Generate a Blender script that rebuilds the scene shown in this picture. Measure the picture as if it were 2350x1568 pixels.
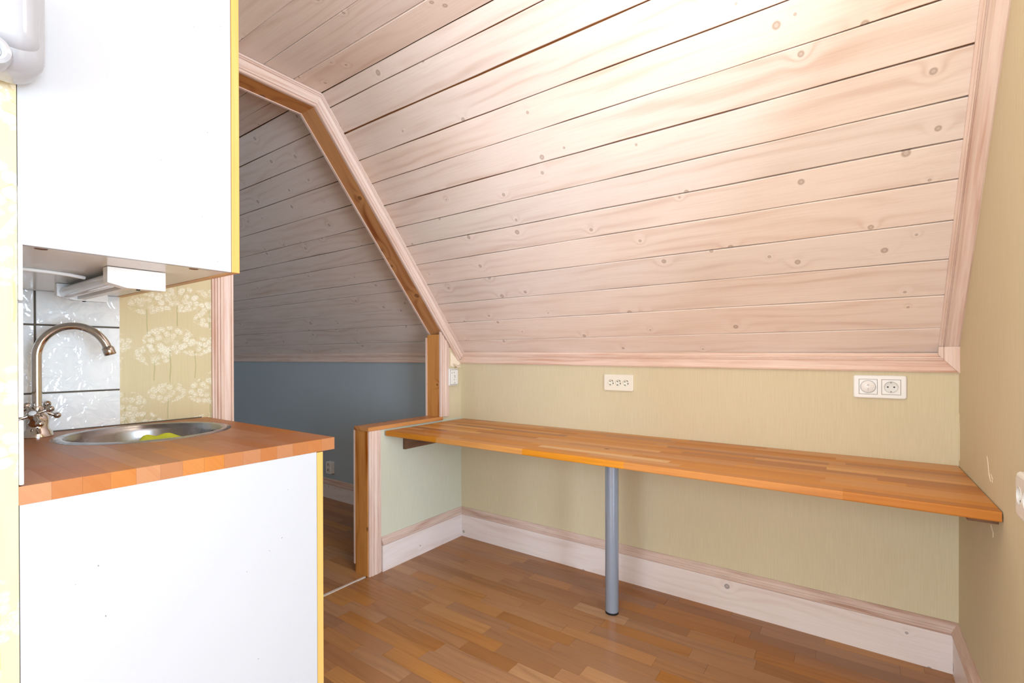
import bpy, bmesh, math, random
from mathutils import Vector, Matrix
random.seed(7)
for o in list(bpy.data.objects): bpy.data.objects.remove(o)
S = bpy.context.scene
C = S.collection

# ------------------------------------------------------------------ camera
CAM = Vector((2.0408, -2.312, 1.1363)); YAW, PITCH, ROLL = -0.6148, -0.0034, -0.0024
fw = Vector((math.sin(YAW)*math.cos(PITCH), math.cos(YAW)*math.cos(PITCH), math.sin(PITCH)))
rt = fw.cross(Vector((0, 0, 1))).normalized(); up = rt.cross(fw)
r2 = math.cos(ROLL)*rt + math.sin(ROLL)*up; u2 = -math.sin(ROLL)*rt + math.cos(ROLL)*up
cd = bpy.data.cameras.new('camera'); cam = bpy.data.objects.new('camera', cd); C.objects.link(cam)
m = Matrix((r2, u2, -fw)).transposed().to_4x4(); m.translation = CAM; cam.matrix_world = m
cd.sensor_width = 36; cd.lens = 1103.3*36/2350; cd.shift_x = -2.97/2350; cd.shift_y = 37.4/2350
cd.clip_start = 0.02
S.camera = cam

# ------------------------------------------------------------------ world, light, exposure
L = 2.3495; XR = 4.2      # right wall of the nook; unseen room widened to XR to even out the daylight
W = bpy.data.worlds.new('world'); S.world = W; W.use_nodes = True
bg = W.node_tree.nodes['Background']; bg.inputs[0].default_value = (0.75, 0.87, 1.0, 1); bg.inputs[1].default_value = 1.0
def area(name, loc, direction, sx, sy, power, col):
    d = bpy.data.lights.new(name, 'AREA'); d.shape = 'RECTANGLE'; d.size = sx; d.size_y = sy
    d.energy = power; d.color = col
    o = bpy.data.objects.new(name, d); C.objects.link(o); o.location = loc
    o.rotation_euler = Vector(direction).to_track_quat('-Z', 'Y').to_euler()
    return o
# daylight entering through the gable window behind the camera
area('window_daylight', (XR+0.14, -2.25, 1.15), (-1, 0.0, 0.0), 1.46, 1.66, 116, (0.66, 0.82, 1.0))
# fill from unseen added windows, lifting the back wall and the adjoining room
area('rear_fill_light', (1.60, -3.83, 1.25), (0, 1, -0.05), 1.30, 1.40, 46, (0.77, 0.87, 1.0))
area('adjoining_fill_light', (-1.9, -3.80, 1.40), (0, 1, -0.25), 0.9, 1.0, 8.5, (0.82, 0.91, 1.0))
S.view_settings.view_transform = 'Standard'; S.view_settings.look = 'None'
S.view_settings.gamma = 1.0; S.view_settings.use_curve_mapping = False
S.view_settings.exposure = 0.45

# ------------------------------------------------------------------ node helpers
def srgb(r, g, b, a=1):
    f = lambda c: (c/255/12.92 if c/255 <= 0.04045 else ((c/255+0.055)/1.055)**2.4)
    return (f(r), f(g), f(b), a)
class G:
    def __init__(s, name, rough=0.5, spec=0.4, metallic=0.0):
        s.m = bpy.data.materials.new(name); s.m.use_nodes = True; s.nt = s.m.node_tree
        s.b = s.nt.nodes['Principled BSDF']
        s.b.inputs['Roughness'].default_value = rough; s.b.inputs['Specular IOR Level'].default_value = spec
        s.b.inputs['Metallic'].default_value = metallic
    def n(s, t, ins=None, **props):
        nd = s.nt.nodes.new(t)
        for k, v in props.items(): setattr(nd, k, v)
        for k, v in (ins or {}).items(): s.put(nd.inputs[k], v)
        return nd
    def put(s, sock, v):
        if isinstance(v, bpy.types.NodeSocket): s.nt.links.new(v, sock)
        else: sock.default_value = v
    def ma(s, op, a, b=0.0, c=0.0, clamp=False):
        nd = s.n('ShaderNodeMath', {0: a, 1: b, 2: c}, operation=op, use_clamp=clamp); return nd.outputs[0]
    def vm(s, op, a, b=(0, 0, 0)):
        return s.n('ShaderNodeVectorMath', {0: a, 1: b}, operation=op).outputs[0]
    def comb(s, x, y, z=0.0): return s.n('ShaderNodeCombineXYZ', {0: x, 1: y, 2: z}).outputs[0]
    def sep(s, v): return s.n('ShaderNodeSeparateXYZ', {0: v}).outputs
    def noise(s, v, scale, detail=2.0, rough=0.5, dist=0.0):
        return s.n('ShaderNodeTexNoise', {'Vector': v, 'Scale': scale, 'Detail': detail, 'Roughness': rough, 'Distortion': dist}).outputs['Fac']
    def step(s, v, lo, hi, t0=0.0, t1=1.0):
        return s.n('ShaderNodeMapRange', {'Value': v, 'From Min': lo, 'From Max': hi, 'To Min': t0, 'To Max': t1}, interpolation_type='SMOOTHSTEP').outputs[0]
    def mix(s, f, a, b, blend='MIX'):
        nd = s.n('ShaderNodeMix', data_type='RGBA', blend_type=blend)
        s.put(nd.inputs[0], f); s.put(nd.inputs[6], a); s.put(nd.inputs[7], b); return nd.outputs[2]
    def ramp(s, f, stops):
        nd = s.n('ShaderNodeValToRGB', {0: f}); e = nd.color_ramp.elements
        while len(e) < len(stops): e.new(0.5)
        for el, (p, c) in zip(e, stops): el.position = p; el.color = c
        return nd.outputs[0]
    def tex(s): return s.n('ShaderNodeTexCoord').outputs['Object']
    def rnd(s): return s.n('ShaderNodeObjectInfo').outputs['Random']
    def hsv(s, col, h=0.5, sa=1.0, v=1.0):
        return s.n('ShaderNodeHueSaturation', {'Hue': h, 'Saturation': sa, 'Value': v, 'Fac': 1.0, 'Color': col}).outputs[0]
    def bump(s, h, strength=0.2, dist=0.002):
        s.put(s.b.inputs['Normal'], s.n('ShaderNodeBump', {'Height': h, 'Strength': strength, 'Distance': dist}).outputs[0])
    def col(s, c): s.put(s.b.inputs['Base Color'], c); return s.m

def plain(name, c, rough=0.5, metallic=0.0, spec=0.4):
    return G(name, rough, spec, metallic).col(srgb(*c))

def wood(name, light, dark, knot, freq=55, ringamt=0.55, fineamt=0.35, knots=0.016, kscale=4.2, var=0.12, rough=0.5, warp=1.3, spec=0.35, bump=0.15, low=0.5, pal=None):
    """pine or hardwood, length along the object's own X axis"""
    g = G(name, rough, spec); r = g.rnd(); p = g.tex()
    off = g.comb(g.ma('MULTIPLY', r, 37.0), g.ma('MULTIPLY', r, 91.0), 0.0)
    x, y, z = g.sep(g.vm('ADD', p, off))
    yy = g.ma('ADD', y, g.ma('MULTIPLY', z, 0.8))
    lowv = g.comb(g.ma('MULTIPLY', x, 1.3), g.ma('MULTIPLY', yy, 7.0), r)
    ln = g.noise(lowv, 1.0, 2.0)
    fld = g.ma('MULTIPLY', yy, freq)
    fld = g.ma('ADD', fld, g.ma('MULTIPLY', g.ma('SUBTRACT', ln, 0.5), warp*9.0))
    if knots:
        vo = g.n('ShaderNodeTexVoronoi', {'Vector': g.comb(x, yy, 0.0), 'Scale': kscale, 'Randomness': 1.0}, voronoi_dimensions='2D')
        d = g.ma('DIVIDE', vo.outputs['Distance'], kscale)
        cr = g.sep(vo.outputs['Color'])[0]
        kr = g.ma('MULTIPLY', g.ma('ADD', cr, 0.35), knots*0.75)
        e = g.ma('DIVIDE', d, g.ma('MULTIPLY', kr, 2.6))
        kb = g.ma('EXPONENT', g.ma('MULTIPLY', g.ma('MULTIPLY', e, e), -1.0))
        fld = g.ma('ADD', fld, g.ma('MULTIPLY', kb, 3.2))
        km = g.step(d, g.ma('MULTIPLY', kr, 0.95), g.ma('MULTIPLY', kr, 0.55))
        kin = g.step(d, g.ma('MULTIPLY', kr, 0.15), g.ma('MULTIPLY', kr, 0.5))
    ring = g.ma('MULTIPLY_ADD', g.ma('SINE', g.ma('MULTIPLY', fld, 2.2)), 0.5, 0.5)
    ring = g.ma('POWER', ring, 2.5)
    fine = g.noise(g.comb(g.ma('MULTIPLY', x, 5.0), g.ma('MULTIPLY', yy, 170.0), z), 1.0, 3.0, 0.6)
    big = g.noise(g.comb(g.ma('MULTIPLY', x, 1.6), g.ma('MULTIPLY', yy, 9.0), 5.0), 1.0, 2.0)
    amt = g.ma('MULTIPLY', ring, g.ma('MULTIPLY', g.step(big, 0.3, 0.75), ringamt))
    amt = g.ma('ADD', amt, g.ma('MULTIPLY', g.step(fine, 0.35, 0.8), fineamt))
    amt = g.ma('ADD', amt, g.ma('MULTIPLY', g.step(big, 0.35, 0.8), low*0.5), clamp=True)
    base = g.ramp(r, pal) if pal else srgb(*light)
    dk = g.mix(0.55, base, srgb(*dark)) if pal else srgb(*dark)
    c = g.mix(amt, base, dk)
    if knots:
        c = g.mix(g.ma('MULTIPLY', g.step(d, g.ma('MULTIPLY', kr, 2.2), g.ma('MULTIPLY', kr, 0.9)), 0.4), c, base)
        c = g.mix(g.ma('MULTIPLY', g.ma('MULTIPLY', km, kin), 0.7), c, srgb(*knot))
        c = g.mix(g.ma('MULTIPLY', g.step(d, g.ma('MULTIPLY', kr, 0.75), 0.0), 0.5), c, srgb(*knot))
    rr = g.ma('FRACT', g.ma('MULTIPLY', r, 7.13))
    c = g.hsv(c, 0.5, g.ma('MULTIPLY_ADD', rr, 0.2, 0.9), g.ma('MULTIPLY_ADD', rr, var, 1.0-var/2))
    if bump: g.bump(g.ma('SUBTRACT', fine, g.ma('MULTIPLY', ring, 0.4)), bump, 0.001)
    return g.col(c)

M = {}
M['board'] = wood('whitewashed_pine', (238, 223, 212), (206, 176, 157), (164, 142, 126), var=0.06, warp=1.0, ringamt=0.42, fineamt=0.22, low=0.35, rough=0.5)
M['trim'] = wood('whitewashed_trim', (236, 214, 200), (202, 156, 132), (150, 122, 110), freq=120, knots=0.0, var=0.04, ringamt=0.45, fineamt=0.4, rough=0.45)
M['skirt'] = wood('whitewashed_skirting', (241, 230, 225), (214, 188, 176), (118, 114, 116), freq=45, knots=0.021, kscale=4.0, var=0.03, ringamt=0.3, fineamt=0.18, rough=0.4, low=0.3)
M['skirt_cap'] = wood('whitewashed_moulding', (228, 203, 188), (188, 146, 126), (120, 100, 90), freq=150, knots=0.0, var=0.03, ringamt=0.6, fineamt=0.5, rough=0.45)
M['lining'] = wood('stained_pine_lining', (214, 154, 96), (160, 92, 44), (92, 44, 20), freq=34, knots=0.024, kscale=3.0, var=0.06, ringamt=0.9, fineamt=0.3, rough=0.35, low=0.9)
M['oak'] = wood('oiled_oak', (206, 138, 72), (150, 84, 36), (70, 40, 20), freq=120, knots=0.0, var=0.06, ringamt=0.3, fineamt=0.5, rough=0.38, bump=0.08, low=0.3,
   pal=[(0.0, srgb(172, 108, 50)), (0.2, srgb(198, 132, 66)), (0.55, srgb(208, 143, 74)), (0.85, srgb(216, 155, 86)), (1.0, srgb(230, 182, 116))])
M['beech'] = wood('oiled_beech', (204, 134, 72), (160, 92, 44), (90, 50, 26), freq=90, knots=0.0, var=0.1, ringamt=0.45, fineamt=0.4, rough=0.4, bump=0.08, low=0.5,
   pal=[(0.0, srgb(158, 98, 54)), (0.5, srgb(170, 109, 60)), (1.0, srgb(184, 124, 72))])
M['laminate'] = wood('oak_laminate', (176, 120, 70), (120, 74, 38), (90, 54, 28), freq=70, knots=0.0, var=0.08, ringamt=0.65, fineamt=0.4, rough=0.3, bump=0.03, low=0.4, warp=1.6,
   pal=[(0.0, srgb(160, 110, 66)), (0.4, srgb(172, 120, 74)), (0.75, srgb(180, 128, 80)), (1.0, srgb(192, 142, 92))])
M['raw'] = wood('raw_pine_backing', (170, 106, 52), (130, 74, 32), (90, 50, 26), knots=0.0)
M['batten'] = wood('brown_batten', (128, 92, 66), (90, 60, 40), (60, 40, 26), knots=0.0, rough=0.6)
M['yellow_edge'] = wood('varnished_door_edge', (224, 164, 70), (208, 142, 52), (200, 140, 60), knots=0.0, freq=200, ringamt=0.3, fineamt=0.3, var=0.0, rough=0.35)
M['yellow_edge2'] = wood('pale_door_edge', (216, 174, 104), (196, 150, 82), (190, 140, 80), knots=0.0, freq=200, ringamt=0.3, fineamt=0.3, var=0.0, rough=0.4)

def paper(name, c, c2, amt=0.5):
    g = G(name, 0.75, 0.2); x, y, z = g.sep(g.tex())
    s = g.ma('ADD', x, y)
    f = g.noise(g.comb(g.ma('MULTIPLY', s, 260.0), g.ma('MULTIPLY', z, 9.0), 0.0), 1.0, 3.0, 0.6)
    f2 = g.noise(g.comb(g.ma('MULTIPLY', s, 2.5), g.ma('MULTIPLY', z, 1.5), 4.0), 1.0, 2.0)
    k = g.ma('ADD', g.ma('MULTIPLY', g.step(f, 0.3, 0.75), amt), g.ma('MULTIPLY', g.step(f2, 0.3, 0.7), 0.25), clamp=True)
    g.bump(f, 0.08, 0.001)
    return g.col(g.mix(k, srgb(*c), srgb(*c2)))
M['sage'] = paper('sage_wallpaper', (214, 202, 168), (226, 213, 183))
M['sage_daylit'] = paper('sage_wallpaper_daylit', (208, 209, 188), (220, 220, 202))  # sage paper with the bluish daylight on the low wall put into its colour
M['slate'] = paper('slate_blue_wallpaper', (172, 184, 190), (180, 190, 195), 0.3)

def floral():
    g = G('umbel_wallpaper', 0.7, 0.2); x, y, z = g.sep(g.tex())
    col = g.mix(g.noise(g.comb(g.ma('MULTIPLY', y, 150.0), g.ma('MULTIPLY', z, 8.0), 0.0), 1.0, 2.0), srgb(210, 192, 148), srgb(218, 202, 164))
    wig = g.ma('MULTIPLY', g.ma('SUBTRACT', g.noise(g.comb(0.0, g.ma('MULTIPLY', z, 12.0), 2.0), 1.0, 1.0), 0.5), 0.014)
    wob = g.ma('MULTIPLY', g.ma('SUBTRACT', g.noise(g.comb(y, z, 0.0), 70.0, 2.0), 0.5), 0.35)
    def dots(scale, lo, hi):
        v = g.n('ShaderNodeTexVoronoi', {'Vector': g.comb(y, z, 0.0), 'Scale': scale, 'Randomness': 1.0}, voronoi_dimensions='2D')
        return g.step(v.outputs['Distance'], hi, lo)
    fl = dots(175.0, 0.22, 0.48); cl = dots(48.0, 0.3, 0.62)
    for (sc, R, oy, oz, op) in ((6.5, 0.062, 0.31, 0.13, 0.75), (5.0, 0.085, 0.93, 0.55, 0.9)):
        py = g.ma('ADD', y, oy); pz = g.ma('ADD', z, oz)
        v = g.n('ShaderNodeTexVoronoi', {'Vector': g.comb(py, pz, 0.0), 'Scale': sc, 'Randomness': 0.85}, voronoi_dimensions='2D')
        cy, cz, _ = g.sep(v.outputs['Position'])
        dy = g.ma('SUBTRACT', py, cy); dz = g.ma('SUBTRACT', pz, cz)
        ax = g.ma('DIVIDE', dy, R); az = g.ma('DIVIDE', g.ma('SUBTRACT', dz, R*0.28), R*0.62)
        e = g.ma('SQRT', g.ma('ADD', g.ma('MULTIPLY', ax, ax), g.ma('MULTIPLY', az, az)))
        e = g.ma('ADD', e, wob)
        ang = g.ma('ARCTAN2', dy, g.ma('ADD', dz, 0.004))
        ray = g.step(g.ma('ABSOLUTE', g.ma('SINE', g.ma('MULTIPLY', ang, 7.0))), 0.16, 0.04)
        ray = g.ma('MULTIPLY', ray, g.ma('MULTIPLY', g.step(e, 0.95, 0.8), g.step(dz, -0.012, -0.004)))
        st = g.step(g.ma('ABSOLUTE', g.ma('ADD', dy, wig)), 0.0026, 0.0012)
        st = g.ma('MULTIPLY', st, g.ma('MULTIPLY', g.step(dz, 0.0, -0.004), g.step(dz, -0.15, -0.11)))
        col = g.mix(g.ma('MULTIPLY', g.ma('MAXIMUM', ray, st), 0.8*op), col, srgb(176, 168, 116))
        um = g.ma('MULTIPLY', g.step(e, 1.02, 0.9), g.step(e, 0.1, 0.45, 0.35, 1.0))
        um = g.ma('MULTIPLY', um, g.ma('MAXIMUM', g.ma('MULTIPLY', fl, cl), g.ma('MULTIPLY', cl, 0.35)))
        col = g.mix(g.ma('MULTIPLY', um, op), col, srgb(242, 236, 216))
    return g.col(col)
M['floral'] = floral()

def tile_mat():
    g = G('wavy_glazed_tile', 0.06, 0.6); p = g.tex(); r = g.rnd()
    v = g.vm('ADD', p, g.comb(g.ma('MULTIPLY', r, 9.0), g.ma('MULTIPLY', r, 5.0), 0.0))
    g.bump(g.noise(v, 26.0, 2.0, 0.5, 0.8), 0.5, 0.008)
    return g.col(srgb(236, 236, 234))
M['tile'] = tile_mat()
def white_mat(name, c, rough):
    g = G(name, rough, 0.4); n = g.noise(g.tex(), 90.0, 1.0)
    return g.col(g.mix(g.step(n, 0.80, 0.84), srgb(*c), srgb(c[0]-60, c[1]-62, c[2]-66)))
M['white'] = white_mat('white_cabinet_foil', (187, 189, 192), 0.3)
M['inner'] = plain('cabinet_underside', (226, 222, 214), 0.22)
M['plastic'] = plain('white_plastic', (240, 239, 235), 0.28)
M['cream_plastic'] = plain('cream_plastic', (240, 235, 220), 0.3)
M['ceramic'] = plain('white_glazed_ceramic', (232, 233, 234), 0.08, spec=0.6)
M['ceramic2'] = plain('grey_white_gloss_plastic', (172, 173, 178), 0.12, spec=0.6)
M['well'] = plain('socket_well_plastic', (228, 226, 220), 0.35)
M['dark'] = plain('dark_hole', (30, 26, 22), 0.6)
M['clip'] = plain('earth_clip_metal', (120, 112, 100), 0.35, 0.9)
M['chrome'] = plain('chrome', (205, 200, 196), 0.06, 1.0)
def steel():
    g = G('brushed_steel', 0.28, 0.5, 1.0); n = g.noise(g.tex(), 14.0, 3.0)
    g.put(g.b.inputs['Roughness'], g.step(n, 0.3, 0.8, 0.18, 0.4))
    return g.col(srgb(158, 158, 160))
M['steel'] = steel()
M['silver'] = plain('silver_lacquer', (160, 174, 192), 0.27, 0.4)
M['rubber'] = plain('black_rubber', (26, 24, 22), 0.6)
M['grout'] = plain('dark_grout', (98, 88, 76), 0.9)
M['cloth'] = plain('lime_dishcloth', (206, 210, 62), 0.85)
M['torn'] = plain('torn_paper_backing', (250, 236, 214), 0.85)
M['plaster'] = plain('white_plaster', (232, 228, 220), 0.8)
M['strip'] = plain('bare_threshold_strip', (216, 204, 190), 0.7)
M['subfloor'] = wood('laminate_beyond', (168, 115, 68), (124, 78, 42), (90, 54, 28), freq=40, knots=0.0, rough=0.32)
M['sealant'] = plain('dirty_sealant', (92, 84, 74), 0.8)
g = G('opal_lamp_glass', 0.3); g.put(g.b.inputs['Emission Color'], srgb(255, 222, 180)); g.b.inputs['Emission Strength'].default_value = 2.0
M['opal'] = g.col(srgb(250, 240, 225))

# ------------------------------------------------------------------ mesh helpers
def link(name, me, mat, parent=None, mw=None):
    o = bpy.data.objects.new(name, me); C.objects.link(o)
    if mat: me.materials.clear(); me.materials.append(M[mat])
    if parent is not None: o.parent = parent; 
    if mw is not None:
        o.matrix_basis = (parent.matrix_basis.inverted() @ mw) if parent is not None and not parent.parent else mw
        if parent is not None and parent.parent is not None:
            o.matrix_basis = parent.matrix_basis.inverted() @ parent.parent.matrix_basis.inverted() @ mw
    elif parent is not None:
        pm = parent.matrix_basis if parent.parent is None else parent.parent.matrix_basis @ parent.matrix_basis
        o.matrix_basis = pm.inverted()
    return o
def from_bm(name, bm, mat, parent=None, mw=None, smooth=False):
    bmesh.ops.recalc_face_normals(bm, faces=bm.faces)
    me = bpy.data.meshes.new(name); bm.to_mesh(me); bm.free()
    if smooth: me.shade_smooth()
    return link(name, me, mat, parent, mw)
def empty(name, loc=(0, 0, 0)):
    o = bpy.data.objects.new(name, None); C.objects.link(o); o.location = loc; o.empty_display_size = 0.05
    o.matrix_basis = Matrix.Translation(loc); return o
def tag(o, label, cat, group=None):
    o['label'] = label; o['category'] = cat
    if group: o['group'] = group
    return o
def struct(o, label=None):
    o['kind'] = 'structure'
    if label: o['label'] = label
    return o
def frame(origin, ex, ey):
    ex = Vector(ex).normalized(); ey = Vector(ey); ey = (ey - ex*ey.dot(ex)).normalized(); ez = ex.cross(ey)
    mm = Matrix((ex, ey, ez)).transposed().to_4x4(); mm.translation = Vector(origin); return mm
def bm_box(bm, a, b, bevel=0.0, seg=1):
    a, b = Vector(a), Vector(b); lo = Vector(map(min, a, b)); hi = Vector(map(max, a, b))
    r = bmesh.ops.create_cube(bm, size=1.0, matrix=Matrix.Translation((lo+hi)/2) @ Matrix.Diagonal((*(hi-lo), 1)))
    if bevel:
        es = list({e for v in r['verts'] for e in v.link_edges})
        bmesh.ops.bevel(bm, geom=es, offset=bevel, segments=seg, affect='EDGES', profile=0.5)
def box(name, a, b, mat, parent=None, bevel=0.0, seg=1, along=None):
    """axis-aligned box; along = world axis index of the grain, which becomes local X"""
    a, b = Vector(a), Vector(b); c = (a+b)/2; h = Vector([abs(v) for v in (b-a)/2])
    ax = along if along is not None else 0
    ex = [Vector((1, 0, 0)), Vector((0, 1, 0)), Vector((0, 0, 1))]
    order = {0: (0, 1, 2), 1: (1, 2, 0), 2: (2, 0, 1)}[ax]
    mw = frame(c, ex[order[0]], ex[order[1]])
    hh = [h[order[i]] for i in range(3)]
    bm = bmesh.new(); bm_box(bm, [-v for v in hh], hh, bevel, seg)
    return from_bm(name, bm, mat, parent, mw, smooth=False)
def extrude(name, prof, p0, p1, eu, mat, parent=None, m0=None, m1=None, smooth=False):
    """profile (u,v) swept from p0 to p1; u along eu, v = (p1-p0) x eu; m0/m1(u,v) shift the ends along the sweep (mitres)"""
    p0, p1 = Vector(p0), Vector(p1); mw = frame((p0+p1)/2, p1-p0, eu); h = (p1-p0).length/2
    bm = bmesh.new()
    A = [bm.verts.new((-h + (m0(u, v) if m0 else 0), u, v)) for u, v in prof]
    B = [bm.verts.new((h + (m1(u, v) if m1 else 0), u, v)) for u, v in prof]
    n = len(prof)
    for i in range(n): bm.faces.new((A[i], A[(i+1) % n], B[(i+1) % n], B[i]))
    bm.faces.new(A); bm.faces.new(list(reversed(B)))
    return from_bm(name, bm, mat, parent, mw, smooth)
def prism(name, poly, z0, z1, mat, parent=None, mw=None, holes=False):
    bm = bmesh.new()
    A = [bm.verts.new((x, y, z0)) for x, y in poly]; B = [bm.verts.new((x, y, z1)) for x, y in poly]
    n = len(poly)
    for i in range(n): bm.faces.new((A[i], A[(i+1) % n], B[(i+1) % n], B[i]))
    bm.faces.new(A); bm.faces.new(list(reversed(B)))
    return from_bm(name, bm, mat, parent, mw)
def bm_lathe(bm, prof, seg=32, mw=None, close=False):
    rings = []
    for r, z in prof:
        if r < 1e-6: rings.append([bm.verts.new((0, 0, z))])
        else: rings.append([bm.verts.new((r*math.cos(2*math.pi*i/seg), r*math.sin(2*math.pi*i/seg), z)) for i in range(seg)])
    for a, b in zip(rings, rings[1:]):
        for i in range(seg):
            j = (i+1) % seg
            if len(a) == 1 and len(b) == 1: continue
            if len(a) == 1: bm.faces.new((a[0], b[i], b[j]))
            elif len(b) == 1: bm.faces.new((a[i], b[0], a[j]))
            else: bm.faces.new((a[i], b[i], b[j], a[j]))
    if mw is not None: bmesh.ops.transform(bm, matrix=mw, verts=[v for r in rings for v in r])
def lathe(name, prof, mat, parent=None, mw=None, seg=32, smooth=True):
    bm = bmesh.new(); bm_lathe(bm, prof, seg); o = from_bm(name, bm, mat, parent, mw, smooth)
    if smooth: sharp(o)
    return o
def sharp(o, ang=40):
    me = o.data; bm = bmesh.new(); bm.from_mesh(me)
    for e in bm.edges:
        if len(e.link_faces) == 2 and e.calc_face_angle(0) > math.radians(ang): e.smooth = False
    for f in bm.faces: f.smooth = True
    bm.to_mesh(me); bm.free()
def bm_tube(bm, pts, rad, seg=14, caps=True):
    pts = [Vector(p) for p in pts]; n = len(pts); R = rad if isinstance(rad, (list, tuple)) else [rad]*n
    t0 = (pts[1]-pts[0]).normalized(); nx = t0.orthogonal().normalized(); rings = []
    for i, p in enumerate(pts):
        t = ((pts[min(i+1, n-1)]-pts[max(i-1, 0)])).normalized()
        nx = (nx - t*nx.dot(t)).normalized(); ny = t.cross(nx)
        rings.append([bm.verts.new(p + R[i]*(math.cos(2*math.pi*k/seg)*nx + math.sin(2*math.pi*k/seg)*ny)) for k in range(seg)])
    for a, b in zip(rings, rings[1:]):
        for k in range(seg): bm.faces.new((a[k], a[(k+1) % seg], b[(k+1) % seg], b[k]))
    if caps: bm.faces.new(rings[0]); bm.faces.new(list(reversed(rings[-1])))
def tube(name, pts, rad, mat, parent=None, seg=14):
    c = sum((Vector(p) for p in pts), Vector())/len(pts)
    bm = bmesh.new(); bm_tube(bm, [Vector(p)-c for p in pts], rad, seg)
    o = from_bm(name, bm, mat, parent, Matrix.Translation(c), True); sharp(o, 50); return o

# ------------------------------------------------------------------ structure
TAN = 1.2026; TH = math.atan(TAN); CS, SN = math.cos(TH), math.sin(TH)
ZS = 1.1866; ZC = 2.372; YK = -(ZC-ZS)/TAN       # slope plane z = ZS - TAN*y, flat ceiling ZC, kink at YK
XF = -3.5; YB = -3.7
def sl(s, off=0.0, x=0.0):                        # point on the slope, s metres up it from y = 0, off = distance below the boards
    return Vector((x, -s*CS - off*SN, ZS + s*SN - off*CS))
SK = -YK/CS

floor = struct(box('floor', (XF, 0.1, -0.10), (XR+0.1, YB-0.1, -0.006), 'subfloor'))
wb = bmesh.new(); bm_box(wb, (-0.085, 0.0, 0), (L+0.1, 0.1, 1.118)); wall_back = struct(from_bm('wall_back', wb, 'sage'))
wb = bmesh.new(); bm_box(wb, (XF, 0.0, 0), (-0.0855, 0.1, 1.118)); wall_far = struct(from_bm('wall_back_adjoining', wb, 'slate'))
wb = bmesh.new()
WY0, WY1, WZ0, WZ1 = -3.0, -1.5, 0.30, 2.00
bm_box(wb, (L, 0.0, 0), (L+0.12, -1.02, 2.6))
wall_right = struct(from_bm('wall_right', wb, 'sage'))
wb = bmesh.new(); bm_box(wb, (L+0.12, -0.92, 0), (XR+0.1, -1.02, 2.6))
for a, b in (((XR, -1.02, 0), (XR+0.1, WY1, 2.6)), ((XR, WY0, 0), (XR+0.1, YB-0.1, 2.6)), ((XR, WY1, 0), (XR+0.1, WY0, WZ0)), ((XR, WY1, WZ1), (XR+0.1, WY0, 2.6))): bm_box(wb, a, b)
struct(from_bm('wall_right_outer', wb, 'sage'))  # unseen wall set farther out so the window light falls more evenly
def holed(x0, x1, hx0, hx1, hz0, hz1):
    wb = bmesh.new()
    for a, b in (((x0, YB, 0), (hx0, YB-0.1, 2.6)), ((hx1, YB, 0), (x1, YB-0.1, 2.6)), ((hx0, YB, 0), (hx1, YB-0.1, hz0)), ((hx0, YB, hz1), (hx1, YB-0.1, 2.6))): bm_box(wb, a, b)
    return wb
struct(from_bm('wall_rear', holed(0.826, XR+0.1, 0.94, 2.26, 0.54, 1.96), 'sage'))
wb = bmesh.new(); bm_box(wb, (0.0, -2.1215, 0), (0.8251, YB-0.1, ZC)); wall_kit = struct(from_bm('wall_kitchen', wb, 'floral'))
wb = bmesh.new(); bm_box(wb, (XF-0.1, 0.1, 0), (XF, YB, 2.6)); struct(from_bm('wall_adjoining', wb, 'slate')); struct(from_bm('wall_adjoining_rear', holed(XF, 0.0, -2.36, -1.44, 0.89, 1.91), 'slate'))
# partition between the rooms: solid left of the doorway, strips over the opening, low wall and stub by the window wall
wb = bmesh.new(); bm_box(wb, (-0.085, -1.406, 0), (0, YB, ZC)); bm_box(wb, (-0.085, -1.406, 2.312), (0, YK-0.02, ZC)); wall_left = struct(from_bm('wall_left', wb, 'floral'))
wb = bmesh.new(); bm_box(wb, (-0.085, -0.707, 0), (0, 0, 0.750)); wall_low = struct(from_bm('wall_left_low', wb, 'sage_daylit'))
wb = bmesh.new(); bm_box(wb, (-0.085, -0.18, 0.750), (0, 0, 1.19)); wall_stub = struct(from_bm('wall_left_stub', wb, 'sage'))
# strip above the sloped head lining
INN = 0.100   # perpendicular distance from the boards to the lining face
extrude('wall_left_slope', [(0.0, -0.085), (0.0, 0.0), (0.055, 0.0), (0.055, -0.085)], sl(-0.05), sl(SK+0.03), (0, -SN, -CS), 'sage')['kind'] = 'structure'

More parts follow.
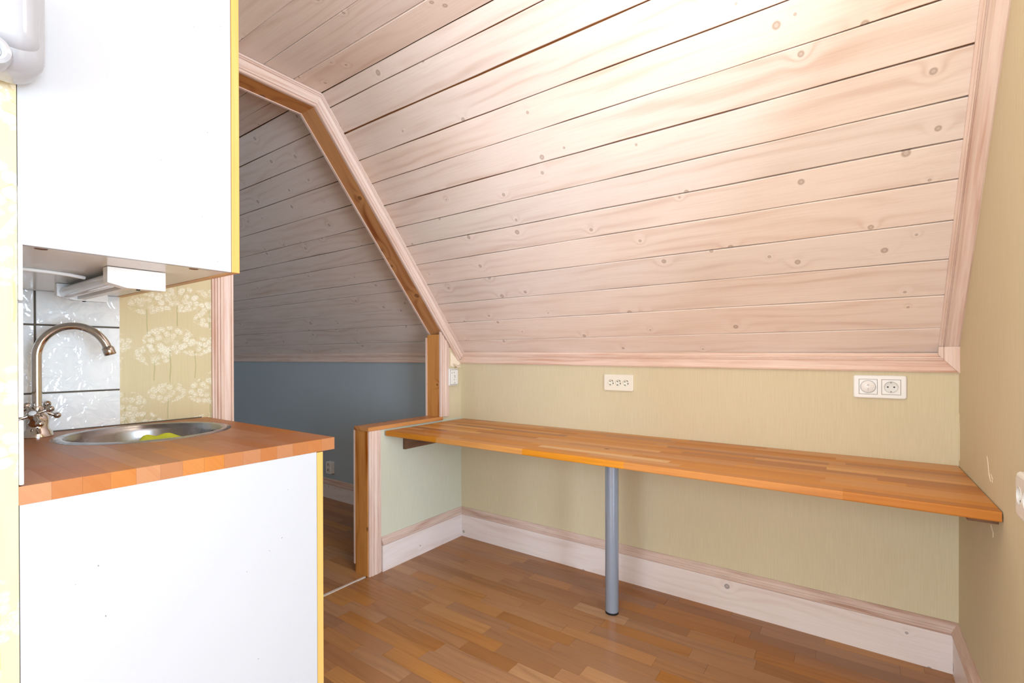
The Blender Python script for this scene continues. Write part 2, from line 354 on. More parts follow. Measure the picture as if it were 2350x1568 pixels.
# ceiling: backing plus single boards
cb = bmesh.new()
q = [sl(-0.12, -0.016), sl(SK, -0.016)]
def slab(bm, a, b, x0, x1, nrm, t):
    v = [bm.verts.new((x, p.y+n*nrm.y*t, p.z+n*nrm.z*t)) for x in (x0, x1) for p in (a, b) for n in (0, 1)]
    for f in ((0, 1, 3, 2), (4, 6, 7, 5), (0, 4, 5, 1), (2, 3, 7, 6), (0, 2, 6, 4), (1, 5, 7, 3)): bm.faces.new([v[i] for i in f])
slab(cb, q[0], q[1], XF-0.1, L+0.12, Vector((0, SN, CS)), 0.06)
slab(cb, Vector((0, YK+0.02, ZC+0.016)), Vector((0, YB-0.1, ZC+0.016)), XF-0.1, XR+0.1, Vector((0, 0, 1)), 0.06)
ceiling = struct(from_bm('ceiling', cb, 'raw'))
def board(s0, s1, x0, x1, flat=False, gap=0.0):
    g0 = random.choice((0.0008, 0.0012, 0.0018, 0.0026)); g1 = random.choice((0.0006, 0.001, 0.0014)); dz = random.uniform(-0.0012, 0.0012); g0 = max(g0, gap)
    w = (s1-s0)-g0-g1; mid = (s0+s1)/2 + (g0-g1)/2
    if flat: o = Vector(((x0+x1)/2, mid, ZC)); mw = frame(o, (1, 0, 0), (0, -1, 0))     # local z points down
    else: o = sl(mid, 0, (x0+x1)/2); mw = frame(o, (1, 0, 0), (0, -CS, SN))
    h = (x1-x0)/2; c = 0.0022; N = 14
    bm = bmesh.new(); rows = []
    ph = random.uniform(0, 9)
    for i in range(N+1):
        x = -h + 2*h*i/N; e0 = 0.0007*math.sin(ph+x*7.3)+0.0005*math.sin(ph*2+x*19); e1 = 0.0007*math.sin(ph*3+x*6.1)+0.0005*math.sin(ph+x*23)
        rows.append([bm.verts.new((x, yy, zz)) for yy, zz in ((-w/2+e0, -0.014), (-w/2+e0, dz-c), (-w/2+c+e0, dz), (w/2-c+e1, dz), (w/2+e1, dz-c), (w/2+e1, -0.014))])
    for a, b in zip(rows, rows[1:]):
        for k in range(5): bm.faces.new((a[k], a[k+1], b[k+1], b[k]))
    bm.faces.new(rows[0]); bm.faces.new(list(reversed(rows[-1])))
    ob = from_bm('ceiling_board', bm, 'board', ceiling, mw)
    return ob
cuts = [-0.062, 0.0585, 0.199, 0.338, 0.476, 0.610, 0.727, 0.843, 0.970, 1.095, 1.216, 1.350, 1.474, SK]
wide = {1.350: 0.005, 1.216: 0.003, 0.970: 0.0042, 0.843: 0.0028, 0.727: 0.003, 0.610: 0.0028, 0.476: 0.003, 0.338: 0.0028}
for a, b in zip(cuts, cuts[1:]): board(a, b, -0.0, L, gap=wide.get(a, 0.0016))
ys = [YK, -1.12, -1.255, -1.387, -1.52]
while ys[-1] > YB: ys.append(ys[-1]-0.134)
for a, b in zip(ys, ys[1:]): board(b, a, 0.0, L if a > -1.05 else XR, True)
cuts2 = [-0.062, 0.059, 0.197, 0.325, 0.455, 0.543, 0.680, 0.784, 0.887, 1.023, 1.159, 1.295, 1.411, SK]
for a, b in zip(cuts2, cuts2[1:]): board(a, b, XF, -0.087)
ys2 = [YK, -1.075, -1.19, -1.32, -1.45, -1.58, -1.71]
for a, b in zip(ys2, ys2[1:]): board(b, a, XF, -0.087, True)
struct(box('ceiling_rest', (XF, -1.71, ZC), (-0.087, YB, ZC+0.014), 'board', ceiling, along=0)); 

# floor: single laminate staves where they can be told apart, one slab beyond
def stave_row(y0, y1, x0, x1, z0, z1, mat, parent, lo, hi, name, off, cap=None):
    x = x0; first = True; k = 0
    while x < x1-1e-4:
        l = random.uniform(lo, hi)
        if first: l *= random.uniform(0.3, 1.0); first = False
        e = min(x+l, x1)
        if x1-e < lo*0.3: e = x1
        box(name, (x+0.0003, y0+0.0003, z0), (e-0.0003, y1-0.0003, z1), mat, parent, along=0)
        x = e
FW = 0.0655
for i in range(24):
    y1 = -0.0 - i*FW; y0 = y1-FW
    stave_row(y0, y1, 0.0 if i < 12 else -0.005, L, -0.006, 0, 'laminate', floor, 0.20, 0.50, 'floor_stave', 0)
for i in range(20):
    y1 = -0.0 - i*FW; y0 = y1-FW
    stave_row(y0, y1, -1.9, -0.088 if i < 11 else -0.016, -0.006, 0, 'laminate', floor, 0.25, 0.55, 'floor_stave', 0)
box('floor_beyond', (XF, -1.572, -0.006), (XR, YB, -0.0004), 'subfloor', floor)['kind'] = 'stuff'
box('floor_beyond_right', (L, -1.02, -0.006), (XR, -1.572, -0.0004), 'subfloor', floor)['kind'] = 'stuff'
box('floor_beyond_left', (XF, 0, -0.006), (-1.9, -1.572, -0.0004), 'subfloor', floor)['kind'] = 'stuff'
# bare strip in the doorway
bm = bmesh.new(); N = 16; A = []
for i in range(N+1):
    y = -0.735 - 0.64*i/N; wdt = 0.0045+0.0035*min(1, i/5)+random.uniform(-0.0012, 0.0012)
    A.append([bm.verts.new((-0.011+s*wdt, y, zz)) for s, zz in ((-1, -0.004), (-1, 0.0035), (1, 0.0035), (1, -0.004))])
for a, b in zip(A, A[1:]):
    for k in range(4): bm.faces.new((a[k], a[(k+1) % 4], b[(k+1) % 4], b[k]))
bm.faces.new(A[0]); bm.faces.new(list(reversed(A[-1])))
struct(from_bm('trim_threshold', bm, 'strip'), 'thin bare pale strip across the doorway floor')

# ------------------------------------------------------------------ trims
CW = 0.078
cas = [(0, 0), (0, .012), (.003, .016), (.009, .016), (.0105, .0105), (.013, .0105), (.015, .017), (.020, .0185), (.035, .0150), (.046, .0195), (.050, .0195), (.0515, .0125), (.054, .0125), (.056, .0185), (.0605, .0185), (.062, .0115), (.0645, .0115), (.066, .0165), (.070, .0165), (.072, .011), (CW, .010), (CW, 0)]
# profile u = from the opening's edge outwards, v = proud of the wall
def flip(p): return [(u, -v) for u, v in p]
def casing(name, p0, p1, eu, m0=None, m1=None, mat='trim', x=0.0, back=False, prof=cas):
    e = Vector(p1)-Vector(p0); nrm = e.cross(Vector(eu)); pr = prof if (nrm.x > 0) != back else flip(prof)
    o = extrude(name, pr, p0, p1, eu, mat, None, m0, m1); o['kind'] = 'structure'; return o
INS = INN-0.003
def inner(s): return sl(s, INS)
# kink of the inner edge
ki_y = None
zi = ZC-0.080
# inner line of the slope casing: points sl(s, CW); find where it meets z = zi
s_i = (zi - ZS + CW*CS)/SN
K = sl(s_i, CW); TK = math.tan((math.pi/2 - (math.pi/2-TH))/2)   # half of the turn angle (= TH)/2
casing('trim_head', (0, -1.462, zi), (0, K.y, zi), (0, 0, 1), None, lambda u, v: u*TK)
casing('trim_slope', sl(-0.035, CW), K, (0, SN, CS), None, lambda u, v: u*TK)
casing('trim_left_jamb', (0, -1.383, 0), (0, -1.383, zi+0.0), (0, -1, 0))
casing('trim_post', (0, -0.199, 0.771), (0, -0.199, 1.235), (0, 1, 0), None, lambda u, v: -u*TAN+0.05)
casing('trim_low_wall', (0, -0.7235, 0), (0, -0.7235, 0.750), (0, 1, 0), prof=[(u, v*0.8) for u, v in cas])
# same casings on the far side of the partition (only their edges show)
bp = [(-0.004, 0), (-0.004, .012), (.06, .012), (.06, 0)]
ky = K.y
for nm, a, b, eu, f0, f1 in (('trim_head_back', (-0.1, -1.46, zi), (-0.1, ky, zi), (0, 0, 1), None, lambda u, v: u*TK),
                     ('trim_slope_back', sl(0.02, CW, -0.1), Vector((-0.1, K.y, K.z)), (0, SN, CS), None, lambda u, v: u*TK),
                     ('trim_post_back', (-0.1, -0.199, 0.7), (-0.1, -0.199, 1.25), (0, 1, 0), None, None),
                     ('trim_low_wall_back', (-0.1, -0.7235, 0.045), (-0.1, -0.7235, 0.750), (0, 1, 0), None, None)):
    casing(nm, a, b, eu, f0, f1, back=True, prof=bp)
# stained pine linings of the opening
LX0, LX1 = -0.100, 0.0
def lining(name, p0, p1, eu, m0=None, m1=None, t=0.02, x1=LX1):
    # u away from the opening (thickness), v along x
    e = Vector(p1)-Vector(p0); nrm = e.cross(Vector(eu))
    a, b = (LX0, x1) if nrm.x > 0 else (-LX0, -x1)
    o = extrude(name, [(0, a), (t, a), (t, b), (0, b)], p0, p1, eu, 'lining', None, m0, m1); o['kind'] = 'structure'; return o
lining('trim_lining_head', (0, -1.386, zi), (0, K.y, zi), (0, 0, 1), None, lambda u, v: u*TK)
lining('trim_lining_slope', sl(0.02, CW), K, (0, SN, CS), lambda u, v: 0.0, lambda u, v: u*TK)
lining('trim_lining_post', (0, -0.199, 0.771), (0, -0.199, 1.268), (0, 1, 0), None, lambda u, v: -u*TAN)
lining('trim_lining_low_wall', (0, -0.7265, 0), (0, -0.7265, 0.750), (0, 1, 0), x1=0.001)
lining('trim_lining_left', (0, -1.386, 0), (0, -1.386, zi), (0, -1, 0))
o = box('trim_low_wall_cap', (-0.102, -0.731, 0.7505), (0.014, -0.180, 0.771), 'lining', None, bevel=0.0012, along=1); struct(o)
# knee trim along slope foot
KS = 0.88
kp = [(0.0, 0.0), (-.012, .001), (-.014, .006), (-.010, .009), (-.006, .024), (-.008, .044), (-.012, .050), (-.005, .052), (-.005, .056), (-.010, .058), (-.010, .063), (-.001, .066), (-.001, .069), (.004, .080), (.03, .080), (.03, 0.0)]
def knee(name, x0, x1, z0, z1):
    e = [Vector((x0, 0, z0)), Vector((x1, 0, z1))]
    d = (e[1]-e[0]); # v = d x (0,1,0) = +z for +x direction
    o = extrude(name, [(u, v*KS) for u, v in kp], e[0], e[1], (0, 1, 0), 'trim'); return struct(o)
knee('trim_knee', 0.0, L, 1.092, 1.073)
knee('trim_knee_adjoining', XF, -0.1, 1.088, 1.092)
# trim in the corner of slope and right wall: u from the wall towards the room, v proud of the boards
rp = [(0, 0), (0, .024), (.004, .026), (.010, .020), (.016, .018), (.026, .013), (.038, .017), (.0395, .011), (.042, .011), (.0435, .016), (.047, .016), (.0485, .010), (.054, .009), (.054, 0)]
a, b = sl(-0.03, 0, L), sl(SK+0.015, 0, L)
e = (b-a).normalized(); nrm = e.cross(Vector((-1, 0, 0)))
down = Vector((0, -SN, -CS)); pr = rp if nrm.dot(down) > 0 else flip(rp)
struct(extrude('trim_slope_right', pr, a, b, (-1, 0, 0), 'trim', None, lambda u, v: u*0.9-0.03, None))
struct(extrude('trim_corner_right', [(0, 0), (0.056, 0), (0.056, 0.014), (0.044, 0.018), (0.040, 0.014), (0.020, 0.018), (0.004, 0.0235), (0, 0.0235)], (L, 0, 1.071), (L, 0, 1.166), (-1, 0, 0), 'trim', None, lambda u, v: u*1.18))
struct(box('trim_ceiling_left', (0, -1.46, ZC-0.002), (0.001, YB, ZC), 'trim', along=1))
# baseboards: face board plus moulded top
def skirt(name, p0, p1, nrm, h=0.18, t=0.018, mit0=0.0, mit1=0.0):
    root = struct(empty(name, p0)); nrm = Vector(nrm); p0 = Vector(p0); p1 = Vector(p1)
    hz = h-0.043
    face = [(0, 0), (0, t), (hz, t), (hz, 0)]
    cap = [(hz, 0), (hz, t+0.001), (hz+.004, t+.004), (hz+.014, t+.004), (hz+.017, t), (hz+.022, t-.001), (hz+.024, t-.004), (hz+.033, t-.009), (hz+.036, t-.009), (h, .004), (h, 0)]
    e = p1-p0; n2 = e.cross(Vector((0, 0, 1))); f = (lambda p: p) if n2.dot(nrm) > 0 else flip
    f0 = (lambda u, v: abs(v)*mit0) if mit0 else None; f1 = (lambda u, v: -abs(v)*mit1) if mit1 else None
    extrude('face_board', f(face), p0, p1, (0, 0, 1), 'skirt', root, f0, f1)
    extrude('moulded_top', f(cap), p0, p1, (0, 0, 1), 'skirt_cap', root, f0, f1)
    return root
skirt('baseboard_back', (0.0, 0, 0), (L, 0, 0), (0, -1, 0), mit0=1, mit1=1)
skirt('baseboard_left', (0.0, -0.643, 0), (0, 0, 0), (1, 0, 0), mit1=1)
skirt('baseboard_right', (L, 0, 0), (L, -1.0, 0), (-1, 0, 0), mit0=1)
skirt('baseboard_adjoining', (XF, 0, 0), (-0.086, 0, 0), (0, -1, 0), h=0.152)
# window behind the camera
win = struct(empty('window_1', (XR, (WY0+WY1)/2, WZ0)))
for nm, a, b in (('frame_rail', (XR+0.03, WY0, WZ0), (XR+0.08, WY1, WZ0+0.05)), ('frame_rail', (XR+0.03, WY0, WZ1-0.05), (XR+0.08, WY1, WZ1)),
                 ('frame_stile', (XR+0.03, WY0, WZ0+0.05), (XR+0.08, WY0+0.05, WZ1-0.05)), ('frame_stile', (XR+0.03, WY1-0.05, WZ0+0.05), (XR+0.08, WY1, WZ1-0.05)),
                 ('mullion', (XR+0.03, -2.275, WZ0+0.05), (XR+0.08, -2.225, WZ1-0.05))):
    box(nm, a, b, 'plaster', win, bevel=0.004)
for nm, x0, x1, z0, z1 in (('window_added_rear', 0.94, 2.26, 0.54, 1.96), ('window_added_adjoining', -2.36, -1.44, 0.89, 1.91)):  # frames of the two added, unseen windows around the fill lights
    wn = struct(empty(nm, ((x0+x1)/2, YB, z0))); ya, yb = YB-0.03, YB-0.08
    for pn, a, b in (('frame_rail', (x0, ya, z0), (x1, yb, z0+0.05)), ('frame_rail', (x0, ya, z1-0.05), (x1, yb, z1)), ('frame_stile', (x0, ya, z0+0.05), (x0+0.05, yb, z1-0.05)),
                     ('frame_stile', (x1-0.05, ya, z0+0.05), (x1, yb, z1-0.05)), ('mullion', ((x0+x1)/2-0.025, ya, z0+0.05), ((x0+x1)/2+0.025, yb, z1-0.05))):
        box(pn, a, b, 'plaster', wn, bevel=0.004)

# ------------------------------------------------------------------ kitchenette
ZT = 0.9049; TT = 0.0335; XC = 0.8251; YW = -2.1213; YR = -1.4816
# tiles on the partition and on the kitchen wall
def tile(parent, c, w, h, nrm, t=0.007):
    mw = frame(c, Vector(nrm).cross(Vector((0, 0, 1))) * -1, (0, 0, 1))
    bm = bmesh.new(); bm_box(bm, (-w/2, -h/2, -0.0), (w/2, h/2, t), 0.0018, 2)
    if mw.col[2].to_3d().dot(Vector(nrm)) < 0: mw = mw @ Matrix.Rotation(math.pi, 4, 'Y')
    return from_bm('wall_tile', bm, 'tile', parent, mw)
rows = [(ZT+0.002, 1.0235), (1.0285, 1.2335), (1.2385, 1.4435)]
bk = box('grout_bed', (0.0005, -2.1205, ZT), (0.004, -1.749, 1.4445), 'grout', wall_left)
for z0, z1 in rows:
    for y0, y1 in ((-2.1145, -1.9585), (-1.9535, -1.7485)):
        tile(wall_left, (0.001, (y0+y1)/2, (z0+z1)/2), y1-y0, z1-z0, (1, 0, 0))
    x1 = XC-0.0005
    for k in range(4):
        x0 = max(x1-0.2, 0.010)
        tile(wall_kit, ((x0+x1)/2, YW+0.0005, (z0+z1)/2), x1-x0, z1-z0, (0, 1, 0), 0.0068); x1 = x0-0.005
box('sealant_bead', (0.0085, -2.113, ZT-0.001), (0.0135, -1.50, ZT+0.003), 'sealant', wall_left, bevel=0.001)

# base cabinet
def cabinet(name, z0, z1, yr, yd, edge, plugs=False):
    root = empty(name, (XC/2, (YW+yr)/2, z0))
    x0 = 0.012
    box('side_panel', (XC-0.016, YW+0.001, z0), (XC, yr, z1), 'white', root, bevel=0.0006)
    box('side_panel', (x0, YW+0.010, z0), (x0+0.016, yr, z1), 'white', root, bevel=0.0006)
    box('bottom_panel', (x0+0.016, YW+0.010, z0+(0.0015 if plugs else 0.1)), (XC-0.016, yr, z0+0.0175+(0 if plugs else 0.1)), 'inner', root)
    box('back_panel', (x0+0.016, YW+0.0095, z0+0.02), (XC-0.016, YW+0.014, z1), 'inner', root)
    n = 2 if not plugs else 1; xs = [x0, (x0+XC)/2, XC] if n == 2 else [x0, XC]
    for a, b in zip(xs, xs[1:]):
        d = box('door', (a+0.0015, yr+0.0012, z0+(0 if plugs else 0.06)), (b-(0.0 if b == XC else 0.0015), yd, z1-0.002), edge, root, bevel=0.001, along=2)
        box('door_face', (a+0.008, yd, z0+(0.005 if plugs else 0.065)), (b-0.008, yd+0.0008, z1-0.007), 'white', d)
    return root
base = cabinet('base_cabinet', 0.0, ZT-TT, -1.5375, -1.518, 'yellow_edge2')
tag(base, 'white base cabinet carrying the wooden worktop with the sink', 'cabinet')
upc = cabinet('wall_cabinet', 1.3387, 2.08, -1.7599, -1.7405, 'yellow_edge', True)
tag(upc, 'white wall cabinet with a yellow varnished door edge above the sink', 'cabinet')
for x, y in ((0.795, -2.085), (0.801, -1.829), (0.10, -2.07), (0.10, -1.83)):
    lathe('plug_cap', [(0, 0), (0.009, 0), (0.0095, 0.001), (0.0095, 0.004)], 'batten', upc, Matrix.Translation((x if x < XC-0.03 else XC-0.03, y, 1.3392)), 16)
# wooden worktop made of staves with a round cut-out
wt = empty('worktop', (XC/2, (YW+YR)/2, ZT-TT)); tag(wt, 'thick oiled butcher-block worktop around the round sink', 'worktop')
SX, SY, SR = 0.268, -1.751, 0.22; HR = 0.200
edges = [YW, -2.078, -2.034, -1.991, -1.949, -1.906, -1.864, -1.821, -1.778, -1.735, -1.692, -1.650, -1.607, -1.565, -1.523, YR]
def half(y): return math.sqrt(max(0, HR*HR-(y-SY)**2))
def stave_poly(poly):
    cx = sum(p[0] for p in poly)/len(poly); cy = sum(p[1] for p in poly)/len(poly)
    prism('stave', [(x-cx, y-cy) for x, y in poly], -TT/2, TT/2, 'beech', wt, Matrix.Translation((cx, cy, ZT-TT/2)))
for i, (y0, y1) in enumerate(zip(edges, edges[1:])):
    a, b = y0+0.0001, y1-0.0001; N = 8
    ylist = [a+(b-a)*k/N for k in range(N+1)]
    cutx = [random.uniform(0.50, 0.72)] if i % 2 else [random.uniform(0.60, 0.76)]
    if max(half(y) for y in ylist) <= 0.001:
        xs = [0.010, random.uniform(0.2, 0.4), cutx[0], XC]
        for u, v in zip(xs, xs[1:]): stave_poly([(u, a), (v, a), (v, b), (u, b)])
    else:
        stave_poly([(0.010, b), (0.010, a)] + [(SX-half(y), y) for y in ylist])
        if cutx[0] < 0.7 and cutx[0] > SX+max(half(y) for y in ylist)+0.04:
            stave_poly([(cutx[0], a), (cutx[0], b)] + [(SX+half(y), y) for y in reversed(ylist)])
            stave_poly([(cutx[0], a), (XC, a), (XC, b), (cutx[0], b)])
        else: stave_poly([(XC, a), (XC, b)] + [(SX+half(y), y) for y in reversed(ylist)])
# sink
snk = empty('sink', (SX, SY, ZT-0.13)); tag(snk, 'round stainless steel sink set into the worktop', 'sink')
T = Matrix.Translation((SX, SY, ZT))
lathe('basin', [(0.0215, -0.128), (0.10, -0.126), (0.15, -0.118), (0.172, -0.10), (0.182, -0.07), (0.188, -0.02), (0.192, -0.004), (0.197, 0.001), (0.199, -0.002)], 'steel', snk, T, 64)
lathe('rim', [(0.192, -0.004), (0.1945, 0.0012), (0.199, 0.0032), (0.209, 0.0034), (0.2135, 0.0016), (0.217, 0.0012), (0.220, 0.0002), (0.220, -0.0005)], 'steel', snk, T, 64)
lathe('drain', [(0, -0.130), (0.012, -0.130), (0.016, -0.127), (0.0225, -0.126), (0.0225, -0.131)], 'chrome', snk, T, 24)
# dishcloth
bm = bmesh.new(); N = 26
grid = [[None]*(N+1) for _ in range(N+1)]
for i in range(N+1):
    for j in range(N+1):
        u = i/N*2-1; v = j/N*2-1; r = max(abs(u), abs(v))
        zz = 0.102*(1-max(0, abs(v)*1.15-0.1)**2)*(1-abs(u)**5) + 0.004*math.sin(u*9+v*3) + 0.002*math.sin(v*21+u*5)
        if u < -0.55: zz -= (-0.55-u)*0.03
        zz = max(zz, 0.004)
        grid[i][j] = bm.verts.new((v*0.035+0.008*math.sin(u*3), u*0.086, zz))
for i in range(N):
    for j in range(N): bm.faces.new((grid[i][j], grid[i+1][j], grid[i+1][j+1], grid[i][j+1]))
bot = [bm.verts.new((v[0], v[1], 0.0)) for v in ((-0.035, -0.064), (0.035, -0.064), (0.035, 0.064), (-0.035, 0.064))]
cl = from_bm('dishcloth', bm, 'cloth', None, Matrix.Translation((0.185, -1.690, ZT-0.1262)) @ Matrix.Rotation(-0.15, 4, 'Z'), True)
tag(cl, 'crumpled lime-green dishcloth lying in the steel sink', 'dishcloth')

# mixer tap
FX, FY = 0.105, -1.970
fc = empty('mixer_tap', (FX, FY, ZT)); tag(fc, 'chrome swan-neck mixer tap with two cross handles', 'tap')
F = Matrix.Translation((FX, FY, ZT))
lathe('tap_body', [(0.0, 0), (0.036, 0), (0.0365, 0.004), (0.034, 0.009), (0.033, 0.016), (0.027, 0.024), (0.0255, 0.032), (0.027, 0.048), (0.026, 0.060), (0.020, 0.068), (0.0145, 0.074), (0.0145, 0.086), (0.013, 0.090), (0, 0.090)], 'chrome', fc, F, 36)
sd = Vector((0.36, 0.93, 0)).normalized(); pts = []; R0 = 0.081; z1 = ZT+0.232
b0 = Vector((FX, FY, 0))
pts += [b0+Vector((0, 0, ZT+0.085+k*(0.147/5))) for k in range(6)]
for k in range(1, 27):
    a = math.pi*0.90*k/26; pts.append(b0 + sd*(R0*(1-math.cos(a))) + Vector((0, 0, z1+R0*1.14*math.sin(a))))
tube('spout', pts, 0.0115, 'chrome', fc, 20)
d = (pts[-1]-pts[-2]).normalized()
tube('aerator', [pts[-1]-d*0.004, pts[-1]-d*0.002, pts[-1]+d*0.002, pts[-1]+d*0.022, pts[-1]+d*0.024], [0.0112, 0.0130, 0.0158, 0.0158, 0.0135], 'chrome', fc, 20)
pp = Vector((sd.y, -sd.x, 0))
for sgn in (1, -1):
    ax = (pp*sgn*0.72 + Vector((0, 0, 0.69))).normalized()
    st = b0 + Vector((0, 0, ZT+0.040)) + pp*sgn*0.012
    hd = frame(st, ax, (0, 0, 1)); 
    bm = bmesh.new(); bm_lathe(bm, [(0.016, 0), (0.0165, 0.010), (0.0125, 0.016), (0.0105, 0.026), (0.012, 0.030), (0.012, 0.036)], 20, Matrix.Rotation(math.pi/2, 4, 'Y'))
    h = from_bm('handle', bm, 'chrome', fc, hd, True); sharp(h)
    bm = bmesh.new(); cx = 0.042
    bm_lathe(bm, [(0, 0.0335), (0.0125, 0.0335), (0.014, 0.038), (0.0135, 0.046), (0.011, 0.049), (0, 0.049)], 20, Matrix.Rotation(math.pi/2, 4, 'Y'))
    for k in range(4):
        an = math.pi/2*k + 0.5; dv = Vector((0, math.cos(an), math.sin(an)))
        o0 = Vector((cx, 0, 0)); prof = [(0.010, .0058), (0.020, .0046), (0.028, .0048), (0.0315, .0058), (0.0335, .0082), (0.038, .0098), (0.043, .0088), (0.0465, .0050)]
        bm_tube(bm, [o0+dv*t for t, _ in prof], [r for _, r in prof], 12)
    k_ = from_bm('cross_knob', bm, 'chrome', h, hd, True); sharp(k_)
    bm = bmesh.new(); bm_lathe(bm, [(0, 0.0505), (0.0075, 0.0502), (0.0085, 0.049)], 18, Matrix.Rotation(math.pi/2, 4, 'Y'))
    from_bm('index_cap', bm, 'ceramic', h, hd, True)

# under-cabinet light
UZ = 1.3387
ul = empty('cabinet_light', (0.465, -1.90, UZ)); tag(ul, 'slim white strip light fixed under the wall cabinet', 'light')
def endblock(x0, x1, y0, y1, zb, nm):
    prof = [(y0, UZ), (y1, UZ), (y1, zb+0.0015), (y1-0.002, zb), (y0+0.036, zb), (y0, zb+0.009)]
    extrude(nm, [(p-y0, z-UZ) for p, z in prof], (x0, y0, UZ), (x1, y0, UZ), (0, 1, 0), 'plastic', ul)
endblock(0.655, 0.685, -1.958, -1.847, 1.2945, 'end_block'); endblock(0.235, 0.262, -1.957, -1.847, 1.2965, 'end_block')
extrude('housing', [(0.040, 0.0), (0.108, 0.0), (0.108, -0.012), (0.072, -0.020), (0.060, -0.040), (0.044, -0.040)], (0.262, -1.958, UZ), (0.655, -1.958, UZ), (0, 1, 0), 'plastic', ul)
tube('lamp_tube', [(0.262, -1.936, UZ-0.023), (0.66, -1.936, UZ-0.023)], 0.0165, 'ceramic', ul, 24)
tube('screw', [(0.669, -1.897, 1.2949), (0.669, -1.897, 1.2925)], 0.004, 'dark', ul, 10)
tube('screw', [(0.249, -1.897, 1.2969), (0.249, -1.897, 1.2945)], 0.004, 'dark', ul, 10)
cb_ = [(0.525, -2.108, UZ-0.0045), (0.523, -2.06, UZ-0.0045), (0.522, -2.02, UZ-0.005), (0.515, -1.985, UZ-0.006), (0.503, -1.955, UZ-0.008)]
tube('power_cable', cb_, 0.0042, 'plastic', ul, 10)

# glossy white dispenser on the end of the kitchen wall
dv = empty('wall_dispenser', (XC, -2.16, 1.57)); tag(dv, 'glossy white rounded dispenser hanging beside the wall cabinet, cut by the frame', 'dispenser')
bm = bmesh.new(); bm_box(bm, (XC+0.001, -2.30, 1.606), (XC+0.105, -2.096, 1.80))
bmesh.ops.bevel(bm, geom=[e for e in bm.edges], offset=0.042, segments=10, affect='EDGES', profile=0.5)
from_bm('housing', bm, 'ceramic2', dv, None, True)
bm = bmesh.new(); bm_box(bm, (XC+0.02, -2.292, 1.632), (XC+0.118, -2.106, 1.775)); bmesh.ops.bevel(bm, geom=[e for e in bm.edges], offset=0.034, segments=10, affect='EDGES', profile=0.5)
from_bm('front_cover', bm, 'ceramic2', dv, None, True)
mw = frame((XC+0.108, -2.168, 1.620), (0, 1, 0), (0, 0.35, 1))
lathe('spout_ring', [(0.012, 0.0), (0.014, 0.010), (0.018, 0.014), (0.023, 0.012), (0.026, 0.004), (0.026, -0.02)], 'ceramic2', dv, mw, 32)
lathe('spout_bore', [(0, 0.004), (0.012, 0.004), (0.013, 0.0)], 'well', dv, mw, 24)

# ------------------------------------------------------------------ desk
ZD, TD, YD = 0.742, 0.0265, -0.6235
desk = empty('wall_desk', (L/2, -0.3, 0)); tag(desk, 'long oak butcher-block desk fixed between the walls on one steel leg', 'desk')
nr = 15; rw = (abs(YD)-0.002)/nr
for i in range(nr):
    y1 = -0.002-i*rw; y0 = y1-rw; x = 0.022; first = True; x1 = L-0.003
    # ease the front corner on the last row
    while x < x1-1e-4:
        l = random.uniform(0.32, 0.75)
        if first: l *= random.uniform(0.3, 1); first = False
        e = min(x+l, x1)
        if x1-e < 0.12: e = x1
        if i == nr-1:
            h = rw/2; r = 0.004
            extrude('stave', [(-h, TD/2-r), (-h+r*0.3, TD/2-r*0.3), (-h+r, TD/2), (h, TD/2), (h, -TD/2), (-h+r, -TD/2), (-h+r*0.3, -TD/2+r*0.3), (-h, -TD/2+r)],
                    (x, (y0+y1)/2, ZD-TD/2), (e, (y0+y1)/2, ZD-TD/2), (0, 1, 0), 'oak', desk)
        else: box('stave', (x, y0, ZD-TD), (e, y1, ZD), 'oak', desk, along=0)
        x = e
lg = lathe('leg', [(0, 0.009), (0.0285, 0.009), (0.0293, 0.011), (0.0293, ZD-TD-0.004), (0, ZD-TD-0.004)], 'silver', desk, Matrix.Translation((1.1698, -0.3254, 0)), 40)
lathe('foot', [(0, 0), (0.0285, 0), (0.029, 0.002), (0.029, 0.009), (0, 0.009)], 'rubber', lg, Matrix.Translation((1.1698, -0.3254, 0)), 40)
lathe('mounting_plate', [(0, 0), (0.04, 0), (0.04, 0.004), (0, 0.004)], 'silver', desk, Matrix.Translation((1.1698, -0.3254, ZD-TD-0.004)), 32)
box('support_batten', (0.0005, -0.487, 0.622), (0.020, -0.12, ZD-TD), 'batten', desk, bevel=0.001, along=1)
box('support_batten', (L-0.060, -0.575, ZD-TD-0.018), (L-0.0005, -0.05, ZD-TD), 'batten', desk, bevel=0.001, along=1)
bm = bmesh.new(); bm_lathe(bm, [(0, 0.0003), (0.5, 0.0002), (1.0, -0.0004)], 18); bmesh.ops.scale(bm, vec=(0.017, 0.007, 1), verts=bm.verts)
from_bm('knot_hole', bm, 'dark', desk, Matrix.Translation((1.19, -0.42, ZD)) @ Matrix.Rotation(0.25, 4, 'Z'), True)

